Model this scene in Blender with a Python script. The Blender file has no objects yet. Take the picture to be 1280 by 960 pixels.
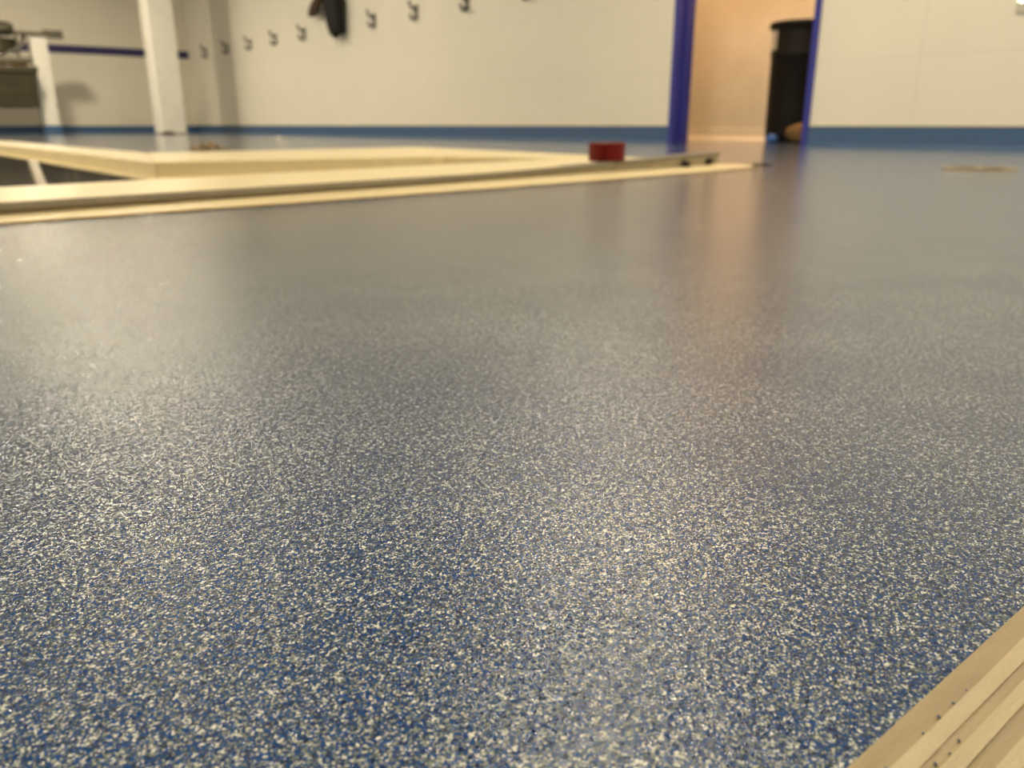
import bpy, bmesh, math, random
from mathutils import Vector, Matrix
C = bpy.context.scene.collection
R = math.radians
random.seed(7)
# ------------------------------------------------------------------ room numbers (metres)
XR, YB, XL, YF, HC = 5.895, 17.58, -6.0, -4.5, 3.7     # right wall, back wall, left wall, front wall, ceiling
CB = 0.135                                             # height of the coved base
D0, D1, DH = 3.655, 4.955, 2.15                        # doorway in the right wall
XC = 7.45                                              # far wall of the small room behind the doorway

# ------------------------------------------------------------------ materials
def new_mat(name):
    m = bpy.data.materials.new(name); m.use_nodes = True
    nt = m.node_tree; b = nt.nodes['Principled BSDF']
    return m, nt, b
def N(nt, t, **kw):
    n = nt.nodes.new(t)
    for k, v in kw.items(): setattr(n, k, v)
    return n
def ramp(nt, stops, interp='LINEAR'):
    r = nt.nodes.new('ShaderNodeValToRGB'); cr = r.color_ramp; cr.interpolation = interp
    while len(cr.elements) < len(stops): cr.elements.new(.5)
    for e, (p, c) in zip(cr.elements, stops): e.position = p; e.color = (*c, 1)
    return r
def mat(name, col, rough=.5, metal=0, var=.06, scale=6, bump=0, bscale=60, coat=0, spec=.5, stretch=None):
    m, nt, b = new_mat(name)
    tc = N(nt, 'ShaderNodeTexCoord'); mp = N(nt, 'ShaderNodeMapping')
    if stretch: mp.inputs['Scale'].default_value = stretch
    nt.links.new(tc.outputs['Object'], mp.inputs[0])
    no = N(nt, 'ShaderNodeTexNoise'); no.inputs['Scale'].default_value = scale; no.inputs['Detail'].default_value = 5
    nt.links.new(mp.outputs[0], no.inputs[0])
    lo = [max(0, c * (1 - var)) for c in col]; hi = [min(1, c * (1 + var)) for c in col]
    r = ramp(nt, [(.3, lo), (.7, hi)])
    nt.links.new(no.outputs['Fac'], r.inputs[0]); nt.links.new(r.outputs[0], b.inputs['Base Color'])
    b.inputs['Roughness'].default_value = rough; b.inputs['Metallic'].default_value = metal
    b.inputs['Coat Weight'].default_value = coat; b.inputs['Specular IOR Level'].default_value = spec
    if bump:
        n2 = N(nt, 'ShaderNodeTexNoise'); n2.inputs['Scale'].default_value = bscale; nt.links.new(mp.outputs[0], n2.inputs[0])
        bp = N(nt, 'ShaderNodeBump'); bp.inputs['Strength'].default_value = bump; bp.inputs['Distance'].default_value = .005
        nt.links.new(n2.outputs['Fac'], bp.inputs['Height']); nt.links.new(bp.outputs[0], b.inputs['Normal'])
    return m

def floor_material(name, big=1.0):
    """blue resin floor broadcast with pale quartz grains about a millimetre across, clear gloss coat"""
    m, nt, b = new_mat(name); L = nt.links
    tc = N(nt, 'ShaderNodeTexCoord')
    # warp so the grains are not a perfect cell pattern
    wn = N(nt, 'ShaderNodeTexNoise'); wn.inputs['Scale'].default_value = 1100; wn.inputs['Detail'].default_value = 2
    L.new(tc.outputs['Object'], wn.inputs[0])
    sc = N(nt, 'ShaderNodeVectorMath', operation='SCALE'); sc.inputs['Scale'].default_value = .0007
    L.new(wn.outputs['Color'], sc.inputs[0])
    ad = N(nt, 'ShaderNodeVectorMath', operation='ADD'); L.new(tc.outputs['Object'], ad.inputs[0]); L.new(sc.outputs[0], ad.inputs[1])
    vo = N(nt, 'ShaderNodeTexVoronoi'); vo.inputs['Scale'].default_value = 1600; vo.inputs['Randomness'].default_value = 1
    L.new(ad.outputs[0], vo.inputs['Vector'])
    sep = N(nt, 'ShaderNodeSeparateColor'); L.new(vo.outputs['Color'], sep.inputs[0])
    # clusters of blue and of pale grains
    cl = N(nt, 'ShaderNodeTexNoise'); cl.inputs['Scale'].default_value = 380; cl.inputs['Detail'].default_value = 3
    L.new(tc.outputs['Object'], cl.inputs[0])
    cl2 = N(nt, 'ShaderNodeTexNoise'); cl2.inputs['Scale'].default_value = 9; cl2.inputs['Detail'].default_value = 4
    L.new(tc.outputs['Object'], cl2.inputs[0])
    a1 = N(nt, 'ShaderNodeMath', operation='MULTIPLY_ADD'); L.new(cl.outputs['Fac'], a1.inputs[0]); a1.inputs[1].default_value = 1.1; a1.inputs[2].default_value = -.55
    a2 = N(nt, 'ShaderNodeMath', operation='MULTIPLY_ADD'); L.new(cl2.outputs['Fac'], a2.inputs[0]); a2.inputs[1].default_value = .3; a2.inputs[2].default_value = -.15
    a3 = N(nt, 'ShaderNodeMath', operation='ADD'); L.new(a1.outputs[0], a3.inputs[0]); L.new(a2.outputs[0], a3.inputs[1])
    a4 = N(nt, 'ShaderNodeMath', operation='ADD'); L.new(a3.outputs[0], a4.inputs[0]); L.new(sep.outputs['Red'], a4.inputs[1])
    r = ramp(nt, [(0, (.0003, .010, .045)), (.18, (.0003, .030, .16)), (.38, (.0003, .066, .30)), (.53, (.002, .036, .12)), (.65, (.045, .085, .11)),
                  (.76, (.17, .21, .21)), (.88, (.31, .335, .30)), (.97, (.72, .75, .72))], 'LINEAR')
    L.new(a4.outputs[0], r.inputs[0]); L.new(r.outputs[0], b.inputs['Base Color'])
    # bumps: every grain stands up a little under the clear coat
    bh = N(nt, 'ShaderNodeMath', operation='MULTIPLY_ADD'); L.new(vo.outputs['Distance'], bh.inputs[0]); bh.inputs[1].default_value = -.8; 
    L.new(sep.outputs['Green'], bh.inputs[2])
    bn = N(nt, 'ShaderNodeTexNoise'); bn.inputs['Scale'].default_value = 1000; bn.inputs['Detail'].default_value = 1
    L.new(tc.outputs['Object'], bn.inputs[0])
    bs = N(nt, 'ShaderNodeMath', operation='MULTIPLY_ADD'); L.new(bn.outputs['Fac'], bs.inputs[0]); bs.inputs[1].default_value = 2.0; L.new(bh.outputs[0], bs.inputs[2])
    bp = N(nt, 'ShaderNodeBump'); bp.inputs['Strength'].default_value = FL['bump']; bp.inputs['Distance'].default_value = FL['bdist']
    L.new(bs.outputs[0], bp.inputs['Height'])
    # every grain also leans its own way, so some of them catch a lamp
    geo = N(nt, 'ShaderNodeNewGeometry'); cs = N(nt, 'ShaderNodeVectorMath', operation='SUBTRACT'); L.new(vo.outputs['Color'], cs.inputs[0]); cs.inputs[1].default_value = (.5, .5, .5)
    cm = N(nt, 'ShaderNodeVectorMath', operation='MULTIPLY'); L.new(cs.outputs[0], cm.inputs[0]); cm.inputs[1].default_value = (FL['lean'], FL['lean'], 0)
    ca = N(nt, 'ShaderNodeVectorMath', operation='ADD'); L.new(cm.outputs[0], ca.inputs[0]); L.new(bp.outputs[0], ca.inputs[1])
    cz = N(nt, 'ShaderNodeVectorMath', operation='NORMALIZE'); L.new(ca.outputs[0], cz.inputs[0])
    L.new(cz.outputs[0], b.inputs['Normal'])
    # smoother undulation for the clear coat
    cn = N(nt, 'ShaderNodeTexNoise'); cn.inputs['Scale'].default_value = FL['cscale']; cn.inputs['Detail'].default_value = 2
    L.new(tc.outputs['Object'], cn.inputs[0])
    cb = N(nt, 'ShaderNodeBump'); cb.inputs['Strength'].default_value = FL['cbump']; cb.inputs['Distance'].default_value = FL['cdist']
    L.new(cn.outputs['Fac'], cb.inputs['Height']); L.new(cb.outputs[0], b.inputs['Coat Normal'])
    b.inputs['Roughness'].default_value = FL['rough']; b.inputs['Specular IOR Level'].default_value = FL['spec']
    b.inputs['Specular Tint'].default_value = (.72, .86, 1, 1); b.inputs['Coat Weight'].default_value = FL['coat']; b.inputs['Coat Roughness'].default_value = FL['crough']; b.inputs['Coat IOR'].default_value = 1.55
    return m
FL = dict(bump=.6, bdist=.0003, lean=.6, cscale=750, cbump=1.0, cdist=.0004, rough=.16, spec=.15, coat=.9, crough=.07)

def panel_material(name, col, seam_w=1.22, seam_h=.60, axis='Y'):
    """white washable wall panels: faint vertical and horizontal joints"""
    m, nt, b = new_mat(name); L = nt.links
    tc = N(nt, 'ShaderNodeTexCoord'); sp = N(nt, 'ShaderNodeSeparateXYZ'); L.new(tc.outputs['Object'], sp.inputs[0])
    def line(out, period, off, w):
        a = N(nt, 'ShaderNodeMath', operation='ADD'); L.new(out, a.inputs[0]); a.inputs[1].default_value = off + 100 * period
        mo = N(nt, 'ShaderNodeMath', operation='MODULO'); L.new(a.outputs[0], mo.inputs[0]); mo.inputs[1].default_value = period
        c = N(nt, 'ShaderNodeMath', operation='LESS_THAN'); L.new(mo.outputs[0], c.inputs[0]); c.inputs[1].default_value = w
        return c
    v = line(sp.outputs[axis], seam_w, -2.815, .012); h = line(sp.outputs['Z'], seam_h, -.595, .010)
    h2 = line(sp.outputs['Z'], 50, -.325, .006)
    mx = N(nt, 'ShaderNodeMath', operation='MAXIMUM'); L.new(v.outputs[0], mx.inputs[0]); L.new(h.outputs[0], mx.inputs[1])
    no = N(nt, 'ShaderNodeTexNoise'); no.inputs['Scale'].default_value = 1.6; no.inputs['Detail'].default_value = 6; L.new(tc.outputs['Object'], no.inputs[0])
    r = ramp(nt, [(.25, [c * .95 for c in col]), (.75, col)]); L.new(no.outputs['Fac'], r.inputs[0])
    mixn = N(nt, 'ShaderNodeMix', data_type='RGBA'); L.new(r.outputs[0], mixn.inputs[6]); mixn.inputs[7].default_value = (*[c * .80 for c in col], 1)
    mf = N(nt, 'ShaderNodeMath', operation='MULTIPLY'); L.new(mx.outputs[0], mf.inputs[0]); mf.inputs[1].default_value = .35
    L.new(mf.outputs[0], mixn.inputs[0]); L.new(mixn.outputs[2], b.inputs['Base Color'])
    b.inputs['Roughness'].default_value = .42; b.inputs['Specular IOR Level'].default_value = .35
    n2 = N(nt, 'ShaderNodeTexNoise'); n2.inputs['Scale'].default_value = 45; L.new(tc.outputs['Object'], n2.inputs[0])
    bp = N(nt, 'ShaderNodeBump'); bp.inputs['Strength'].default_value = .25; bp.inputs['Distance'].default_value = .002
    L.new(n2.outputs['Fac'], bp.inputs['Height']); L.new(bp.outputs[0], b.inputs['Normal'])
    return m

M = {}
M['floor'] = floor_material('blue quartz floor')
M['wall'] = panel_material('white wall panel', (.83, .785, .67))
M['wall_x'] = panel_material('white wall panel back', (.80, .745, .62), axis='X')
M['cove'] = mat('blue coved base', (.045, .11, .235), .38, var=.35, scale=500, bump=.2, bscale=600)
M['ceil'] = mat('white ceiling', (.50, .49, .46), .7)
M['frame_blue'] = mat('blue door paint', (.030, .036, .30), .30, var=.1)
M['navy'] = mat('navy bumper stripe', (.020, .018, .10), .4)
M['inner'] = mat('lamp tinted cream wall', (.83, .74, .62), .5, var=.03)  # same cream wall, the warm lamp's tone mixed into its colour
M['white_paint'] = mat('off white paint', (.80, .77, .68), .38, var=.04)
M['grime'] = mat('brown grime', (.07, .045, .02), .8)
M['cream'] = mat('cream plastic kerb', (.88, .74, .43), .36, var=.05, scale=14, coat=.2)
M['cream_side'] = mat('shaded cream kerb side', (.30, .255, .165), .5, var=.15, scale=20)  # kerb cream darkened, shade of the side face put into the colour
M['grey_trim'] = mat('dull grey metal trim', (.22, .195, .145), .42, metal=.35, var=.12, scale=25)
M['brown_edge'] = mat('raw brown edge', (.36, .25, .11), .7, var=.25, scale=30)
M['tan_board'] = mat('tan trim', (.38, .30, .175), .5, var=.12, scale=130, bump=.3, bscale=900, stretch=(.15, 1, 1))
M['tan_light'] = mat('lit tan trim', (.52, .435, .27), .45, var=.10, scale=160, bump=.3, bscale=900, stretch=(.15, 1, 1))  # brighter copy of the tan trim, light on the ridges put into the colour
M['steel'] = mat('dull stainless', (.17, .155, .115), .4, metal=.5, var=.2, scale=9)
M['olive'] = mat('dark olive steel', (.05, .042, .02), .5, metal=.2, var=.2)
M['dark'] = mat('black plastic', (.006, .005, .0045), .6, var=.2, spec=.25)
M['sticker'] = mat('white sticker', (.6, .56, .5), .5)
M['coat'] = mat('black brown cloth', (.006, .0045, .003), .85, var=.4, scale=30, bump=.5, bscale=150)
M['coat_brown'] = mat('brown cloth', (.05, .028, .012), .85, var=.3, scale=30)
M['hook'] = mat('dark steel hook', (.03, .03, .025), .5, metal=.2)
M['chrome'] = mat('bright steel', (.62, .61, .58), .2, metal=1)
M['red'] = mat('red tape', (.115, .003, .003), .5, spec=.2, var=.15, scale=80, stretch=(1, 1, .01))
M['red_top'] = mat('red tape edge', (.22, .012, .01), .5, var=.2, scale=200)
M['card'] = mat('cardboard core', (.45, .33, .2), .8)
M['brown_paper'] = mat('brown paper', (.16, .085, .025), .8, var=.25, scale=20)
M['blue_cloth'] = mat('blue glove rubber', (.02, .12, .45), .5, var=.2)
M['brass'] = mat('tan drain plate', (.42, .34, .20), .4, metal=.4, var=.2, scale=60)
M['debris'] = mat('brown debris', (.33, .22, .10), .85, var=.4, scale=60)
M['granule'] = mat('grey blue granule', (.13, .17, .26), .4)
# lamp glow
def emis(name, col, s):
    m, nt, b = new_mat(name); b.inputs['Emission Color'].default_value = (*col, 1); b.inputs['Emission Strength'].default_value = s
    b.inputs['Base Color'].default_value = (.8, .8, .8, 1); return m
# pit lining: dark ribbed sheet, streaked up and down
def lining_mat():
    m, nt, b = new_mat('dark ribbed lining'); L = nt.links
    tc = N(nt, 'ShaderNodeTexCoord'); mp = N(nt, 'ShaderNodeMapping'); mp.inputs['Scale'].default_value = (1, 1, .04)
    L.new(tc.outputs['Object'], mp.inputs[0])
    no = N(nt, 'ShaderNodeTexNoise'); no.inputs['Scale'].default_value = 7; no.inputs['Detail'].default_value = 5; L.new(mp.outputs[0], no.inputs[0])
    r = ramp(nt, [(.3, (.015, .013, .008)), (.5, (.035, .030, .02)), (.62, (.09, .08, .06)), (.75, (.26, .24, .19))])
    L.new(no.outputs['Fac'], r.inputs[0]); L.new(r.outputs[0], b.inputs['Base Color']); b.inputs['Roughness'].default_value = .3
    return m
M['lining'] = lining_mat()

# ------------------------------------------------------------------ mesh helpers
def bm_box(bm, lo, hi, mtx=None):
    vs = [bm.verts.new((x, y, z)) for x in (lo[0], hi[0]) for y in (lo[1], hi[1]) for z in (lo[2], hi[2])]
    if mtx:
        for v in vs: v.co = mtx @ v.co
    for f in ((0, 1, 3, 2), (4, 6, 7, 5), (0, 4, 5, 1), (2, 3, 7, 6), (0, 2, 6, 4), (1, 5, 7, 3)):
        bm.faces.new([vs[i] for i in f])
    return vs
def bm_prism(bm, poly, z0, z1):
    """closed prism over a plan polygon; z0/z1 numbers or per-corner lists"""
    n = len(poly); Z0 = z0 if hasattr(z0, '__len__') else [z0] * n; Z1 = z1 if hasattr(z1, '__len__') else [z1] * n
    a = [bm.verts.new((p[0], p[1], Z0[i])) for i, p in enumerate(poly)]; b = [bm.verts.new((p[0], p[1], Z1[i])) for i, p in enumerate(poly)]
    bm.faces.new(a[::-1]); bm.faces.new(b)
    for i in range(n): bm.faces.new((a[i], a[(i + 1) % n], b[(i + 1) % n], b[i]))
def bm_tube(bm, pts, r, seg=10, cap=True):
    rings = []; pts = [Vector(p) for p in pts]
    rr = r if hasattr(r, '__len__') else [r] * len(pts)
    for i, p in enumerate(pts):
        t = (pts[min(i + 1, len(pts) - 1)] - pts[max(i - 1, 0)]).normalized()
        u = t.orthogonal().normalized() if abs(t.z) > .9 else t.cross(Vector((0, 0, 1))).normalized()
        w = t.cross(u)
        rings.append([bm.verts.new(p + (u * math.cos(2 * math.pi * k / seg) + w * math.sin(2 * math.pi * k / seg)) * rr[i]) for k in range(seg)])
    for a, b in zip(rings, rings[1:]):
        for k in range(seg): bm.faces.new((a[k], a[(k + 1) % seg], b[(k + 1) % seg], b[k]))
    if cap: bm.faces.new(rings[0][::-1]); bm.faces.new(rings[-1])
def bm_lathe(bm, prof, c=(0, 0, 0), seg=48, close=False):
    rings = []
    for r, z in prof:
        rings.append([bm.verts.new((c[0] + r * math.cos(2 * math.pi * k / seg), c[1] + r * math.sin(2 * math.pi * k / seg), c[2] + z)) for k in range(seg)] if r > 1e-6 else [bm.verts.new((c[0], c[1], c[2] + z))])
    prs = list(zip(rings, rings[1:])) + ([(rings[-1], rings[0])] if close else [])
    for a, b in prs:
        for k in range(seg):
            f = [a[k % len(a)], a[(k + 1) % seg % len(a)] if len(a) > 1 else None, b[(k + 1) % seg] if len(b) > 1 else b[0], b[k] if len(b) > 1 else None]
            f = [v for v in f if v is not None]
            if len(f) > 2:
                try: bm.faces.new(f)
                except ValueError: pass
def obj(name, bm, m, parent=None, bevel=0, smooth=False, seg=2, loc=None):
    bmesh.ops.recalc_face_normals(bm, faces=bm.faces)
    me = bpy.data.meshes.new(name); bm.to_mesh(me); bm.free()
    o = bpy.data.objects.new(name, me); C.objects.link(o)
    for x in (m if isinstance(m, (list, tuple)) else [m]): me.materials.append(x)
    if parent: o.parent = parent
    if loc: o.location = loc
    if smooth:
        for p in me.polygons: p.use_smooth = True
    if bevel:
        b = o.modifiers.new('bevel', 'BEVEL'); b.width = bevel; b.segments = seg; b.limit_method = 'ANGLE'; b.angle_limit = R(40)
    return o
def tag(o, label=None, cat=None, group=None, kind=None):
    if label: o['label'] = label
    if cat: o['category'] = cat
    if group: o['group'] = group
    if kind: o['kind'] = kind
    return o
def empty(name, loc, label, cat, group=None, rz=0):
    o = bpy.data.objects.new(name, None); C.objects.link(o); o.location = loc; o.rotation_euler.z = rz; o.empty_display_size = .1
    return tag(o, label, cat, group)
def struct(name, bm, m, label=None, **kw): return tag(obj(name, bm, m, **kw), label, None, None, 'structure')
def copy_tree(o, parent=None):
    c = o.copy(); C.objects.link(c)
    if parent: c.parent = parent
    for ch in [x for x in bpy.data.objects if x.parent == o]: copy_tree(ch, c)
    return c

# ------------------------------------------------------------------ the pit outline and the floor
NEARK = lambda x: 2.02 + .19 * x          # back edge of the near kerb
FRONT = lambda x: 1.585 + .155 * x        # front face of the near kerb
KT = .023                                 # kerb top above the floor
P_in = [(-1.5, NEARK(-1.5)), (2.27, NEARK(2.27)), (2.08, 3.02), (.90, 3.18), (.885, 9.6), (-1.5, 9.6)]
def filled(outer, hole, z=0.0):
    bm = bmesh.new(); es = []
    for poly in [outer] + ([hole] if hole else []):
        vs = [bm.verts.new((x, y, z)) for x, y in poly]
        es += [bm.edges.new((vs[i], vs[(i + 1) % len(vs)])) for i in range(len(vs))]
    bmesh.ops.triangle_fill(bm, edges=es, use_beauty=True, use_dissolve=False)
    for f in bm.faces:
        if f.normal.z < 0: f.normal_flip()
    return bm
bm = filled([(XL, YF), (XR, YF), (XR, YB), (XL, YB)], P_in)
me = bpy.data.meshes.new('floor'); bm.normal_update()
for f in bm.faces:
    if f.normal.z < 0: f.normal_flip()
bm.to_mesh(me); bm.free()
fl = bpy.data.objects.new('floor', me); C.objects.link(fl); me.materials.append(M['floor'])
tag(fl, 'blue speckled glossy resin floor', kind='structure')
bm = bmesh.new(); bm_box(bm, (XR, 1.5, -.1), (XC + .1, 7.5, 0)); struct('floor_side_room', bm, M['floor'], 'blue speckled floor inside the doorway')

bm = bmesh.new(); bm_box(bm, (XL - .1, YF - .1, HC), (XC + .2, YB + .1, HC + .1)); struct('ceiling', bm, M['ceil'])
# right wall with the doorway
W = .20
bm = bmesh.new()
bm_box(bm, (XR, YF, 0), (XR + W, D0 - .05, HC)); bm_box(bm, (XR, D1 + .05, 0), (XR + W, YB, HC)); bm_box(bm, (XR, D0 - .05, DH + .05), (XR + W, D1 + .05, HC))
struct('wall_right', bm, M['wall'], 'off-white panelled wall with the coat hooks and the blue-framed doorway')
bm = bmesh.new(); bm_box(bm, (XL - .1, YB, 0), (XR + W, YB + .15, HC)); struct('wall_back', bm, M['wall_x'], 'cream wall at the far left with a navy stripe')
bm = bmesh.new(); bm_box(bm, (XL - .15, YF, 0), (XL, YB, HC)); struct('wall_left', bm, M['wall'])
bm = bmesh.new(); bm_box(bm, (XL - .1, YF - .15, 0), (XC, YF, HC)); struct('wall_front', bm, M['wall_x'])
bm = bmesh.new(); bm_box(bm, (XC, 1.5, 0), (XC + .1, 7.5, HC)); bm_box(bm, (XR + W, 7.4, 0), (XC, 7.5, HC)); bm_box(bm, (XR + W, 1.5, 0), (XC, 1.6, HC))
struct('wall_side_room', bm, M['inner'], 'peach lit wall seen through the doorway')
def cove_profile(t=.012, r=.022, h=CB):
    pts = [(0, h), (t * .6, h), (t, h - .004)]
    for k in range(6):
        a = k / 5 * math.pi / 2; pts.append((t + r * (1 - math.cos(a)), r * (1 - math.sin(a)) + .0006))
    return pts + [(0, .0006)]
def run(bm, prof, a, b, nrm):
    """sweep a (out, z) profile from a to b, out along nrm"""
    A = [bm.verts.new((a[0] + nrm[0] * o, a[1] + nrm[1] * o, z)) for o, z in prof]; B = [bm.verts.new((b[0] + nrm[0] * o, b[1] + nrm[1] * o, z)) for o, z in prof]
    n = len(prof); bm.faces.new(A); bm.faces.new(B[::-1])
    for i in range(n): bm.faces.new((A[i], A[(i + 1) % n], B[(i + 1) % n], B[i]))
bm = bmesh.new(); run(bm, cove_profile(), (XR, YF), (XR, D0 - .052), (-1, 0)); struct('baseboard_right', bm, M['cove'])
bm = bmesh.new(); run(bm, cove_profile(), (XR, D1 + .052), (XR, YB), (-1, 0)); struct('baseboard_right', bm, M['cove'])
bm = bmesh.new(); run(bm, cove_profile(), (XL, YB), (XR - .012, YB), (0, -1)); struct('baseboard_back', bm, M['cove'])
bm = bmesh.new(); run(bm, cove_profile(.012, .05, .11), (XC, 1.6), (XC, 7.4), (-1, 0)); struct('baseboard_side_room', bm, M['inner'])
for a, b in ((YF, D0 - .052), (D1 + .052, YB)):   # thin dark sealant line on top of the cove
    bm = bmesh.new(); bm_box(bm, (XR - .010, a, CB), (XR, b, CB + .006)); struct('trim_1', bm, M['grime'])
# navy stripe on the back wall
bm = bmesh.new(); run(bm, [(0, 1.41), (.012, 1.415), (.016, 1.425), (.016, 1.54), (.012, 1.55), (0, 1.555)], (XL, YB), (XR, YB), (0, -1)); struct('trim_2', bm, M['navy'], 'navy stripe along the back wall')
# door frame
dr = empty('door_1', (XR, (D0 + D1) / 2, 0), 'open doorway with a royal blue steel frame', None); dr['kind'] = 'structure'
def dpart(name, boxes, m=M['frame_blue'], bevel=.004):
    bm = bmesh.new()
    for lo, hi in boxes: bm_box(bm, lo, hi)
    o = obj(name, bm, m, bevel=bevel); o.parent = dr; o.matrix_parent_inverse = Matrix.Translation(dr.location).inverted(); return o
dpart('jamb', [((XR - .018, D1, 0), (XR + W + .01, D1 + .05, DH)), ((XR + .075, D1 - .022, 0), (XR + .125, D1, DH))])
dpart('jamb', [((XR - .018, D0 - .05, 0), (XR + W + .01, D0, DH)), ((XR + .075, D0, 0), (XR + .125, D0 + .012, DH))])
dpart('header', [((XR - .018, D0 - .05, DH), (XR + W + .01, D1 + .05, DH + .05))])

# ------------------------------------------------------------------ pit kerb (things of the floor pit)
pit = empty('pit_frame', (1.0, 3.0, 0), 'cream plastic kerb framing the dark floor pit, at left on the blue floor', 'pit frame')
inv = Matrix.Translation(pit.location).inverted()
def pp(o): o.parent = pit; o.matrix_parent_inverse = inv; return o
ZI = -.045
def kerb(poly, z1=KT, bevel=.007, name='kerb'):
    bm = bmesh.new(); bm_prism(bm, poly, ZI, z1); return pp(obj(name, bm, M['cream'], bevel=bevel, seg=3))
kerb([(-1.5, FRONT(-1.5) + .055), (2.38, FRONT(2.38) + .055), (2.27, NEARK(2.27)), (-1.5, NEARK(-1.5))])
kerb([(2.38, FRONT(2.38) + .058), (2.55, FRONT(2.55) + .10), (2.76, 4.33), (2.08, 3.02), (2.27, NEARK(2.27))])
kerb([(2.08, 3.02), (2.76, 4.33), (1.16, 4.20), (.90, 3.18)])
kerb([(.90, 3.18), (1.16, 4.20), (1.14, 9.6), (.885, 9.6)])
# pale ledge at the foot of the inner faces
bm = bmesh.new()
for a, b, w in (((.90, 3.18), (.885, 9.6), (-.02, 0)), ((2.08, 3.02), (.90, 3.18), (-.002, -.02)), ((2.27, NEARK(2.27)), (2.08, 3.02), (-.018, -.006))):
    bm_prism(bm, [a, b, (b[0] + w[0], b[1] + w[1]), (a[0] + w[0], a[1] + w[1])], ZI - .005, ZI + .008)
pp(obj('ledge', bm, M['cream'], bevel=.003))
bm = bmesh.new()                                     # lining walls and bottom
vs0 = [bm.verts.new((x, y, ZI - .0)) for x, y in P_in]; vs1 = [bm.verts.new((x, y, -.28)) for x, y in P_in]
for i in range(len(P_in)): bm.faces.new((vs0[i], vs0[(i + 1) % 6], vs1[(i + 1) % 6], vs1[i]))
bm.faces.new(vs1)
pp(obj('lining', bm, M['lining']))
bm = bmesh.new()                                     # brown raw rim beyond the far kerb
bm_prism(bm, [(1.20, 4.205), (2.60, 4.32), (2.62, 4.62), (2.2, 4.50), (1.7, 4.62), (1.34, 4.60), (1.30, 4.42)], .0005, .006)
pp(obj('raw_edge', bm, M['brown_edge'], bevel=.002))
bm = bmesh.new(); bm_prism(bm, [(1.162, 4.30), (1.30, 4.62), (1.31, 5.7), (1.155, 5.7)], .0005, .008)
pp(obj('outer_lip', bm, M['cream'], bevel=.002))

# bar lying across the pit
bm = bmesh.new(); a = Vector((.345, NEARK(.345) - .005, .016)); b = Vector((.872, 5.42, -.038)); d = (b - a).normalized(); s = d.cross(Vector((0, 0, 1))).normalized() * .019
q = []
for p, k in ((a, .62), (b, 1.25)): q.append([p - s * k - Vector((0, 0, .03)), p + s * k - Vector((0, 0, .03)), p + s * k, p - s * k])
va = [bm.verts.new(v) for v in q[0]]; vb = [bm.verts.new(v) for v in q[1]]
bm.faces.new(va); bm.faces.new(vb[::-1])
for i in range(4): bm.faces.new((va[i], va[(i + 1) % 4], vb[(i + 1) % 4], vb[i]))
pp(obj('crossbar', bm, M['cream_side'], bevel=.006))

# flat cream strip in front of the kerb
fs = empty('floor_strip', (1.0, 1.6, 0), 'flat cream strip on the floor in front of the kerb, ending in a point', 'trim strip')
front = [(-1.5, 1.30), (-.4, 1.42), (.18, 1.493), (.6, 1.528), (1.19, 1.585), (1.7, 1.645), (2.22, 1.715), (2.66, 1.815)]
back = [(2.74, 1.97), (2.62, 2.10)] + [(x, FRONT(x) + .03) for x in (2.3, 1.7, 1.19, .6, .18, -.4, -1.5)]
bm = bmesh.new(); bm_prism(bm, [(x, y + .016) for x, y in front] + back, .0004, .0045); o = obj('board', bm, M['cream'], bevel=.0015); o.parent = fs; o.matrix_parent_inverse = Matrix.Translation(fs.location).inverted()
bm = bmesh.new(); bm_prism(bm, front + [(x, y + .018) for x, y in front[::-1]], .0003, .0026); o = obj('raw_edge', bm, M['brown_edge'], bevel=.0008); o.parent = fs; o.matrix_parent_inverse = Matrix.Translation(fs.location).inverted()

# loose capping board along the kerb front, lifted at its right end
cap = empty('edge_board', (1.0, 1.75, 0), 'long grey-sided board edging the near kerb, its right end lifted, carrying the red tape', 'board')
xs = [-1.5, -.5, .2, .8, 1.3, 1.5, 1.7, 1.9, 2.1, 2.3, 2.5, 2.66]
lift = lambda x: 0 if x < 1.35 else .026 * min(1, (x - 1.35) / 1.25) ** 1.15
def cap_piece(name, prof, m, bevel=.0015, x1=9):
    bm = bmesh.new(); rings = []
    for x in xs:
        if x > x1: break
        rings.append([bm.verts.new((x, FRONT(x) + o, z + lift(x) * (.4 if z < 0 else 1))) for o, z in prof])
    for A, B in zip(rings, rings[1:]):
        for i in range(len(prof)): bm.faces.new((A[i], A[(i + 1) % len(prof)], B[(i + 1) % len(prof)], B[i]))
    bm.faces.new(rings[0]); bm.faces.new(rings[-1][::-1])
    o = obj(name, bm, m, bevel=bevel); o.parent = cap; o.matrix_parent_inverse = Matrix.Translation(cap.location).inverted(); return o
cap_piece('top_board', [(-.004, .0125), (.050, .0125), (.050, .0245), (-.002, .0245)], M['grey_trim'])
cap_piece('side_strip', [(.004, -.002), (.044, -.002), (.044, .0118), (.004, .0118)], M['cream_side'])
tp = [(.006, .0246), (.050, .0246), (.050, .0256), (.006, .0256)]
o = cap_piece('cream_coating', tp, M['cream'], bevel=0, x1=1.75)

# red roll of tape
tr = empty('tape_roll', (1.977, FRONT(1.977) + .045, .0376), 'red roll of tape standing flat on the edge of the cream kerb', 'tape roll')
tr.rotation_euler = (0, R(-1.5), 0)
bm = bmesh.new(); bm_lathe(bm, [(.044, 0), (.058, 0), (.060, .002), (.060, .056), (.058, .058), (.044, .058)], close=True); obj('tape', bm, M['red'], tr, smooth=False, bevel=.0008)
bm = bmesh.new(); bm_lathe(bm, [(.041, .001), (.0438, .001), (.0438, .057), (.041, .057)], close=True); obj('core', bm, M['card'], tr)
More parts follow.
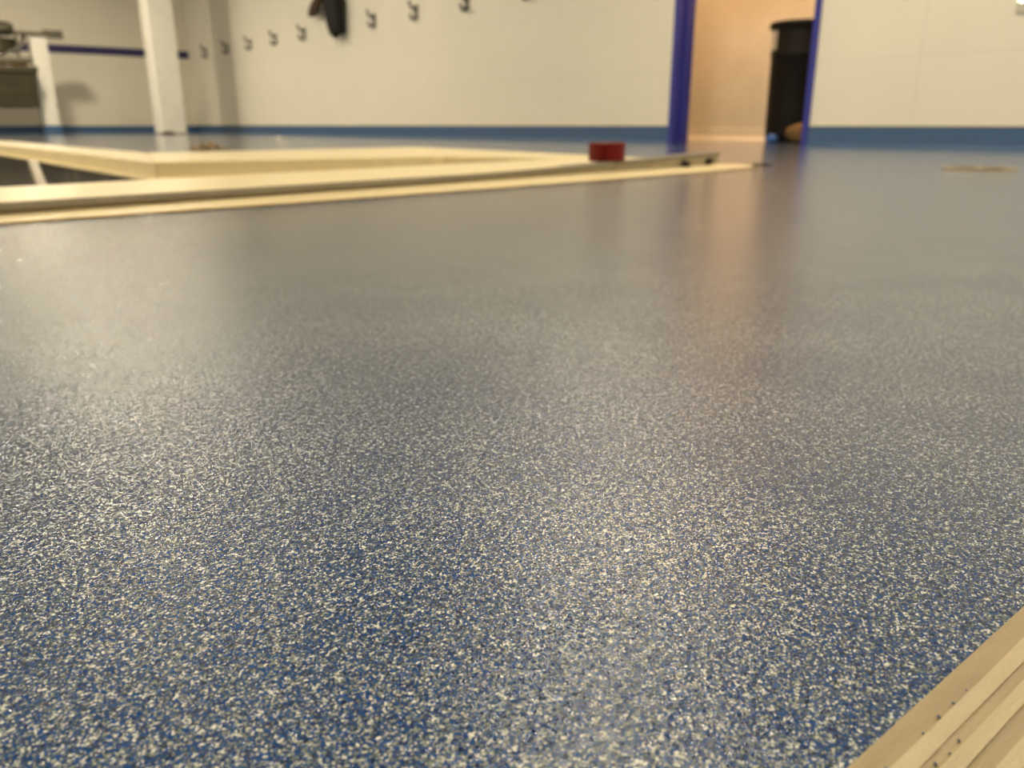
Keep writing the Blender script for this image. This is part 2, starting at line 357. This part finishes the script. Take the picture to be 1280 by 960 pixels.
# dark spacers under the lifted end, dark scrap at the strip's tip
def lump(name, loc, sz, m, label, cat, group=None, seed=1, sub=2, rough=.25):
    rnd = random.Random(seed); bm = bmesh.new(); bmesh.ops.create_icosphere(bm, subdivisions=sub, radius=1)
    for v in bm.verts:
        k = 1 + rnd.uniform(-rough, rough); v.co = Vector((v.co.x * sz[0] * k, v.co.y * sz[1] * k, max(v.co.z * k, -.75) * sz[2]))
    z0 = min(v.co.z for v in bm.verts)
    for v in bm.verts: v.co.z -= z0
    o = obj(name, bm, m, smooth=True); o.location = loc; return tag(o, label, cat, group)
lump('rubber_spacer', (2.40, FRONT(2.40) - .010, .0047), (.020, .016, .012), M['dark'], 'black rubber lump under the lifted board, the one nearer the tape', 'spacer', seed=3)
lump('rubber_spacer', (2.585, FRONT(2.585) + .010, .0047), (.028, .02, .014), M['dark'], 'black rubber lump under the tip of the lifted board', 'spacer', seed=4)
lump('black_scrap', (2.70, 1.83, .0048), (.055, .028, .005), M['dark'], 'flat black scrap lying at the pointed end of the cream strip', 'scrap', seed=5)
# floor drain
dn = empty('floor_drain', (3.165, 1.245, 0), 'small round tan floor drain near the right wall', 'floor drain')
bm = bmesh.new(); bm_lathe(bm, [(.0, .0006), (.120, .0006), (.120, .0045), (.106, .0045), (.106, .003), (0, .003)], seg=56); obj('rim', bm, M['brass'], dn)
bm = bmesh.new(); bm_lathe(bm, [(0, .0032), (.104, .0032), (.104, .0042), (0, .0048)], seg=56)
obj('grate', bm, M['brass'], dn)
for k in range(10):
    a = k * math.pi / 5
bm = bmesh.new()
for k in range(10):
    a = k * math.pi / 5; c, s_ = math.cos(a), math.sin(a)
    mt = Matrix.Rotation(a, 4, 'Z'); bm_box(bm, (.035, -.006, .0046), (.09, .006, .0054), mt)
obj('slots', bm, M['dark'], dn)
# debris beyond the far kerb: crumpled tan wrapper / twist
db = empty('debris_heap', (1.83, 5.25, 0), 'small heap of brown crumpled debris on the floor behind the far kerb', 'debris')
rnd = random.Random(2); bm = bmesh.new()
for k in range(9):
    p = Vector((rnd.uniform(-.05, .05), rnd.uniform(-.05, .05), .012)); pts = [p]
    for j in range(6): p = p + Vector((rnd.uniform(-.03, .03), rnd.uniform(-.03, .03), rnd.uniform(-.012, .014))); p.z = max(.010, min(p.z, .045)); pts.append(p)
    bm_tube(bm, pts, .006, 6)
bmesh.ops.translate(bm, verts=bm.verts, vec=(.02, 0, 0)); obj('curls', bm, M['debris'], db, smooth=True)
bm = bmesh.new(); bmesh.ops.create_icosphere(bm, subdivisions=3, radius=1)
for v in bm.verts:
    k = 1 + .35 * math.sin(9 * v.co.x + 5 * v.co.y) * math.cos(7 * v.co.z + 3 * v.co.y); v.co = Vector((v.co.x * .04 * k - .07, v.co.y * .04 * k + .02, max(v.co.z, -.4) * .014 * k + .010))
obj('crumb', bm, M['brown_edge'], db)
lump('paper_scrap', (4.03, 9.16, .001), (.07, .06, .012), M['white_paint'], 'small pale scrap on the floor near the base of the hook wall', 'scrap', seed=8)

# ------------------------------------------------------------------ square column and half-height post
cx, cy, cw = 4.56, 14.90, .205
rt = empty('square_column', (cx, cy, 0), 'tall square off-white column standing on the floor at left', 'column')
bm = bmesh.new(); bm_box(bm, (-cw, -cw, .012), (cw, cw, HC - .005)); obj('shaft', bm, M['white_paint'], rt, bevel=.012)
bm = bmesh.new(); bm_box(bm, (-cw + .02, -cw + .02, 0), (cw - .02, cw - .02, .02)); obj('base_plate', bm, M['grime'], rt)
bm = bmesh.new(); rnd = random.Random(5)
bmesh.ops.create_icosphere(bm, subdivisions=3, radius=1)
for v in bm.verts: v.co = Vector((v.co.x * .11 - .11, v.co.y * .012 - cw - .001, max(v.co.z, -.5) * .028 + .022))
obj('grime_patch', bm, M['grime'], rt, smooth=True)
px, py = 3.00, 16.35
rt = empty('half_height_post', (px, py, 0), 'short off-white post with a blue foot carrying the machine at far left', 'post')
hw = .125
bm = bmesh.new(); bm_box(bm, (-hw, -hw, .14), (hw, hw, 1.555)); obj('shaft', bm, M['white_paint'], rt, bevel=.012)
bm = bmesh.new(); bm_prism(bm, [(-hw - .012, -hw - .012), (hw + .012, -hw - .012), (hw + .012, hw + .012), (-hw - .012, hw + .012)], .0006, .14)
obj('blue_foot', bm, M['cove'], rt, bevel=.006)
bm = bmesh.new(); bm_lathe(bm, [(0, 0), (.03, 0), (.034, .004), (.034, .03), (.026, .036), (0, .036)], seg=20)
o = obj('knob', bm, M['grime'], rt); o.rotation_euler = (0, R(90), 0); o.location = (hw, 0, .47)
# machine at the far left
mc = empty('processing_machine', (2.3, 16.3, 0), 'dark olive steel machine with a cluttered top, cut by the left photo edge', 'machine')
def mp(name, f, m, bevel=.006, smooth=False):
    bm = bmesh.new(); f(bm); return obj(name, bm, m, mc, bevel=bevel, smooth=smooth)
def hopper(bm):
    bm_prism(bm, [(-1.0, -.45), (.56, -.45), (.56, .35), (-1.0, .35)], .97, 1.06)
    a = [(-.95, -.42), (.54, -.42), (.54, .32), (-.95, .32)]; b = [(-.8, -.36), (.50, -.36), (.50, .26), (-.8, .26)]
    A = [bm.verts.new((x, y, .965)) for x, y in a]; B = [bm.verts.new((x, y, .42)) for x, y in b]
    bm.faces.new(A); bm.faces.new(B[::-1])
    for i in range(4): bm.faces.new((A[i], A[(i + 1) % 4], B[(i + 1) % 4], B[i]))
mp('body', hopper, M['olive'])
mp('top_arm', lambda bm: (bm_box(bm, (-.9, -.12, 1.57), (1.08, .12, 1.625)), bm_box(bm, (.80, -.11, 1.625), (1.08, .11, 1.665)), bm_box(bm, (.86, -.10, 1.545), (1.10, .10, 1.57))), M['steel'], bevel=.01)
mp('motor', lambda bm: (bm_tube(bm, [(-.9, -.24, 1.63), (.26, -.24, 1.63), (.33, -.24, 1.625)], [.11, .11, .08], 20), bm_box(bm, (-.6, -.33, 1.49), (.12, -.13, 1.55))), M['olive'], bevel=.004)
mp('feed_box', lambda bm: bm_prism(bm, [(-.9, -.3), (.12, -.3), (.36, -.1), (.36, .2), (-.9, .2)], 1.28, 1.50), M['olive'])
mp('tray', lambda bm: (bm_box(bm, (-.9, -.38, 1.13), (.50, .30, 1.15)), bm_box(bm, (-.9, -.40, 1.13), (.52, -.38, 1.20)), bm_box(bm, (.50, -.40, 1.13), (.52, .30, 1.20))), M['steel'], bevel=.003)
for k, (x, y) in enumerate(((-.9, -.35), (-.9, .28), (.66, .32))):
    mp('leg', lambda bm: bm_box(bm, (x - .03, y - .03, 0), (x + .03, y + .03, .98 if k < 2 else 1.0)), M['white_paint'] if k == 2 else M['steel'])
for x, z0, z1 in ((-.5, 1.06, 1.6), (.40, 1.05, 1.58)):
    mp('strut', lambda bm: bm_box(bm, (x - .02, .05, z0), (x + .02, .09, z1)), M['steel'])
mp('pipe', lambda bm: bm_tube(bm, [(-.3, -.2, 1.16), (-.2, -.2, 1.26), (.1, -.22, 1.22), (.30, -.20, 1.32), (.44, -.15, 1.42), (.5, -.05, 1.56)], .028, 12), M['chrome'], bevel=0, smooth=True)
mp('elbow', lambda bm: bm_tube(bm, [(.05, -.3, 1.09), (.15, -.3, 1.12), (.28, -.28, 1.10), (.45, -.3, 1.11)], .035, 12), M['brown_edge'], bevel=0, smooth=True)

# ------------------------------------------------------------------ hooks and the jacket on the right wall
hz = 1.465
def make_hook():
    rt = empty('coat_hook', (XR, 8.05, hz), '', 'coat hook', 'coat hooks on the long wall')
    bm = bmesh.new(); bm_prism(bm, [(-.006, -.022), (0, -.022), (0, .022), (-.006, .022)], -.05, .06); obj('plate', bm, M['hook'], rt, bevel=.002)
    bm = bmesh.new(); bm_tube(bm, [(-.004, 0, .03), (-.03, 0, .026), (-.06, 0, .036), (-.078, 0, .07)], [.013, .012, .012, .013], 10)
    bmesh.ops.create_icosphere(bm, subdivisions=2, radius=.014, matrix=Matrix.Translation((-.079, 0, .076))); obj('upper_prong', bm, M['hook'], rt, smooth=True)
    bm = bmesh.new(); bm_tube(bm, [(-.004, 0, -.02), (-.03, 0, -.052), (-.058, 0, -.050), (-.070, 0, -.022)], [.013, .012, .012, .013], 10)
    bmesh.ops.create_icosphere(bm, subdivisions=2, radius=.013, matrix=Matrix.Translation((-.071, 0, -.017))); obj('lower_prong', bm, M['hook'], rt, smooth=True)
    for z in (.05, -.04):
        bm = bmesh.new(); bmesh.ops.create_icosphere(bm, subdivisions=1, radius=.005, matrix=Matrix.Translation((-.007, 0, z))); obj('screw', bm, M['chrome'], rt, smooth=True)
    rt.scale = (1.25, 1.6, 1.5)
    return rt
hook = make_hook()
hooks = [(16.52, 'steel coat hook nearest the room corner, farthest left of the row'), (15.43, 'steel coat hook, second from the room corner'),
         (14.36, 'steel coat hook, third from the room corner'), (13.31, 'steel coat hook, second to the left of the dark jacket'),
         (12.26, 'steel coat hook just left of the dark jacket'), (11.22, 'steel coat hook holding up the dark jacket'),
         (10.15, 'steel coat hook just right of the dark jacket'), (9.12, 'steel coat hook, second to the right of the dark jacket'),
         (8.06, 'steel coat hook, third right of the jacket, near the photo top'), (6.98, 'steel coat hook nearest the blue doorway, cut by the photo top')]
for i, (y, lab) in enumerate(hooks):
    h = hook if i == 0 else copy_tree(hook)
    h.location = (XR, y, hz + (.03 if y == 11.22 else 0) if y != 11.22 else 2.16); h['label'] = lab
    if y == 11.22: h.location.z = 2.16
# jacket: folded cloth with a short hanging part and a long hanging part
jk = empty('jacket', (XR - .105, 11.22, 1.44), 'black and brown jacket hanging on the wall between the coat hooks', 'jacket')
def cloth(name, secs, m, parent, seg=28, folds=5, amp=.12):
    bm = bmesh.new(); rings = []
    for z, yc, ry, xc, rx in secs:
        ring = []
        for k in range(seg):
            a = 2 * math.pi * k / seg; f = 1 + amp * math.sin(folds * a + z * 3)
            ring.append(bm.verts.new((xc + rx * math.cos(a) * f, yc + ry * math.sin(a) * f, z)))
        rings.append(ring)
    for A, B in zip(rings, rings[1:]):
        for k in range(seg): bm.faces.new((A[k], A[(k + 1) % seg], B[(k + 1) % seg], B[k]))
    bm.faces.new(rings[0]); bm.faces.new(rings[-1][::-1])
    o = obj(name, bm, m, parent, smooth=True); s = o.modifiers.new('s', 'SUBSURF'); s.levels = s.render_levels = 1; return o
cloth('body', [(.60, -.13, .05, .04, .03), (.56, -.13, .12, .02, .06), (.45, -.14, .22, .0, .08), (.30, -.12, .26, .0, .085), (.15, -.14, .23, .0, .085), (.02, -.16, .20, .0, .08), (-.06, -.17, .185, .01, .07), (-.075, -.17, .17, .01, .06), (-.085, -.17, .15, .01, .05)], M['coat'], jk)
bm = bmesh.new(); bm_tube(bm, [(.03, -.15, .60), (.02, -.07, .63), (.01, -.02, .655), (.02, .04, .62), (.03, -.02, .585)], .004, 8); obj('hanging_loop', bm, M['coat_brown'], jk, smooth=True)
cloth('sleeve', [(.55, .05, .08, .02, .05), (.42, .30, .14, .0, .06), (.30, .42, .15, .0, .07), (.24, .46, .13, .0, .06), (.20, .50, .09, .0, .05)], M['coat_brown'], jk, folds=3)
bm = bmesh.new(); bm_tube(bm, [(-.05, -.24, -.02), (-.055, -.235, -.08), (-.04, -.25, -.13)], [.03, .05, .035], 12); obj('cuff', bm, M['coat'], jk, smooth=True)
# tiny bright speck, built as a plate and stud, at the right photo edge
wf = empty('wall_speck', (XR, 2.23, .845), 'small bright white speck on the wall at the right photo edge', 'wall fitting')
bm = bmesh.new(); bm_box(bm, (-.012, -.03, -.035), (0, .03, .035)); obj('plate', bm, M['chrome'], wf, bevel=.004)
bm = bmesh.new(); bm_lathe(bm, [(0, 0), (.012, 0), (.012, .012), (.009, .016), (0, .016)], seg=16); o = obj('stud', bm, M['sticker'], wf); o.rotation_euler = (0, R(-90), 0); o.location = (-.012, 0, 0)

# ------------------------------------------------------------------ barrel and litter in the side room
bc = (7.07, 4.47)
br = empty('barrel', (bc[0], bc[1], 0), 'tall black plastic barrel standing just inside the doorway', 'barrel')
bm = bmesh.new()
prof = [(0, 0.0), (.245, 0), (.262, .012), (.268, .06), (.272, .30), (.276, .74), (.283, .75), (.283, .77), (.278, .78), (.282, .97), (.282, 1.0)]
bm_lathe(bm, prof + [(.270, 1.0), (.262, .95), (.255, .05), (0, .03)], seg=64); obj('body', bm, M['dark'], br, smooth=True).modifiers.new('e', 'EDGE_SPLIT').split_angle = R(50)
bm = bmesh.new(); bm_lathe(bm, [(.283, .985), (.305, .985), (.310, 1.0), (.310, 1.02), (.300, 1.035), (.272, 1.035), (.272, 1.001), (.283, 1.001)], seg=64, close=True); obj('rim', bm, M['dark'], br)
bm = bmesh.new(); seg = 8; a0, a1 = R(133), R(158)   # label patch curved round the side
A = [bm.verts.new((.2835 * math.cos(a0 + (a1 - a0) * k / seg), .2835 * math.sin(a0 + (a1 - a0) * k / seg), .80)) for k in range(seg + 1)]
B = [bm.verts.new((.2865 * math.cos(a0 + (a1 - a0) * k / seg), .2865 * math.sin(a0 + (a1 - a0) * k / seg), .96)) for k in range(seg + 1)]
for k in range(seg): bm.faces.new((A[k], A[k + 1], B[k + 1], B[k]))
obj('sticker', bm, M['sticker'], br)
bg = lump('paper_bag', (6.62, 4.12, .001), (.14, .14, .10), M['brown_paper'], 'crumpled brown paper bag on the floor in front of the black barrel', 'paper bag', seed=11, sub=2, rough=.28)
lump('blue_glove', (6.45, 4.30, .001), (.05, .05, .04), M['blue_cloth'], 'crumpled blue glove on the floor by the foot of the black barrel', 'glove', seed=12, sub=3, rough=.18)

# ------------------------------------------------------------------ stepped trim at the bottom right corner
st = empty('stepped_trim', (.3, .05, 0), 'stepped tan trim lying along the floor edge at bottom right', 'trim')
invs = Matrix.Translation(st.location).inverted()
def strip(name, y0, y1, z0, z1, m, wob=.0):
    bm = bmesh.new(); n = 60; rnd = random.Random(int(y0 * 9999)); rings = []
    for k in range(n + 1):
        x = -.35 + 1.5 * k / n; w = rnd.uniform(-wob, wob)
        rings.append([bm.verts.new(p) for p in ((x, y0 + w, -.004), (x, y0 + w, z0), (x, y1, z1), (x, y1, -.004))])
    for A, B in zip(rings, rings[1:]):
        for i in range(4): bm.faces.new((A[i], A[(i + 1) % 4], B[(i + 1) % 4], B[i]))
    bm.faces.new(rings[0]); bm.faces.new(rings[-1][::-1])
    o = obj(name, bm, m); o.parent = st; o.matrix_parent_inverse = invs; return o
strip('lower_board', .0705, .0633, .0006, .0010, M['tan_board'], .00015)
z = .0016
strip('ridge', .0632, .0590, .0022, .0016, M['tan_light'], .00012)
strip('groove_board', .0589, .0556, .0012, .0012, M['tan_board'])
strip('ridge', .0555, .0518, .0026, .0020, M['tan_light'], .00015)
strip('groove_board', .0517, .0470, .0015, .0015, M['tan_board'])
strip('ridge', .0469, .0430, .0030, .0024, M['tan_light'], .00015)
strip('groove_board', .0429, -.10, .0018, .0018, M['tan_board'])
g0 = None
for k, (x, y) in enumerate(((.188, .0640), (.197, .0643), (.2055, .0642), (.214, .0640), (.1795, .0568), (.1745, .0566), (.186, .0567), (.192, .0570), (.169, .0640))):
    if g0 is None:
        g0 = lump('granule', (x, y, .0012), (.0006, .0005, .0004), M['granule'], 'tiny blue-grey quartz granule caught in a groove of the tan trim', 'granule', 'granules on the stepped trim', seed=20, sub=1); g = g0
    else: g = g0.copy(); C.objects.link(g)
    g.location = (x, y + .0002 * math.sin(5 * k), .0012 if y > .06 else .0014); f = (.8, 1.25, .95, .7, 1.2, 1.4, .75, 1.1, .9)[k]; g.scale = (f, f * .8, f); g.rotation_euler.z = k

# ------------------------------------------------------------------ lamps
def lamp(x, y, power, col=(1, .855, .62), z=HC - .25, r=.26, lab=''):
    rt = empty('ceiling_lamp', (x, y, z), lab, 'ceiling lamp', 'round high-bay ceiling lamps')
    bm = bmesh.new(); bm_lathe(bm, [(0, .12), (.10, .12), (r * .9, .05), (r + .02, 0), (r + .02, -.012), (r, -.012), (r - .002, .0), (0, .0)], seg=36); obj('housing', bm, M['steel'], rt)
    bm = bmesh.new(); bm_tube(bm, [(0, 0, .12), (0, 0, HC - z)], .012, 8); obj('rod', bm, M['steel'], rt)
    bm = bmesh.new(); bm_lathe(bm, [(0, -.008), (r - .01, -.008), (r - .01, -.003), (0, -.003)], seg=36); obj('lens', bm, emis('lamp glow', col, power), rt)
    return rt
LP = [(2.1, 13.6, 240), (2.6, 9.4, 150), (3.8, 3.6, 105), (4.0, -1.2, 200), (-2.6, 14.8, 260), (-2.6, 6.6, 300), (-2.6, 3.4, 130), (1.2, .9, 60), (2.6, -2.6, 50)]
for i, (x, y, p) in enumerate(LP): lamp(x, y, p, lab='round high-bay lamp hanging from the ceiling above the blue floor')
l = lamp(6.75, 4.6, 95, (1, .66, .34), lab='warm ceiling lamp in the room behind the doorway')

w = bpy.data.worlds.new('world'); bpy.context.scene.world = w; w.use_nodes = True
w.node_tree.nodes['Background'].inputs[0].default_value = (.9, .85, .75, 1); w.node_tree.nodes['Background'].inputs[1].default_value = .0

# ------------------------------------------------------------------ camera
cam = bpy.data.cameras.new('camera'); co = bpy.data.objects.new('camera', cam); C.objects.link(co)
co.location = (0, 0, .15); co.rotation_euler = (R(90 - 17.915), 0, R(-39.10))
cam.sensor_width = 36; cam.lens = 28.17; cam.clip_start = .01; cam.clip_end = 100
cam.dof.use_dof = True; cam.dof.focus_distance = .30; cam.dof.aperture_fstop = 12.0
sc = bpy.context.scene; sc.camera = co
vs = sc.view_settings; vs.view_transform = 'Standard'; vs.look = 'None'; vs.gamma = 1; vs.use_curve_mapping = False; vs.exposure = .36
sc.cycles.sample_clamp_indirect = 6
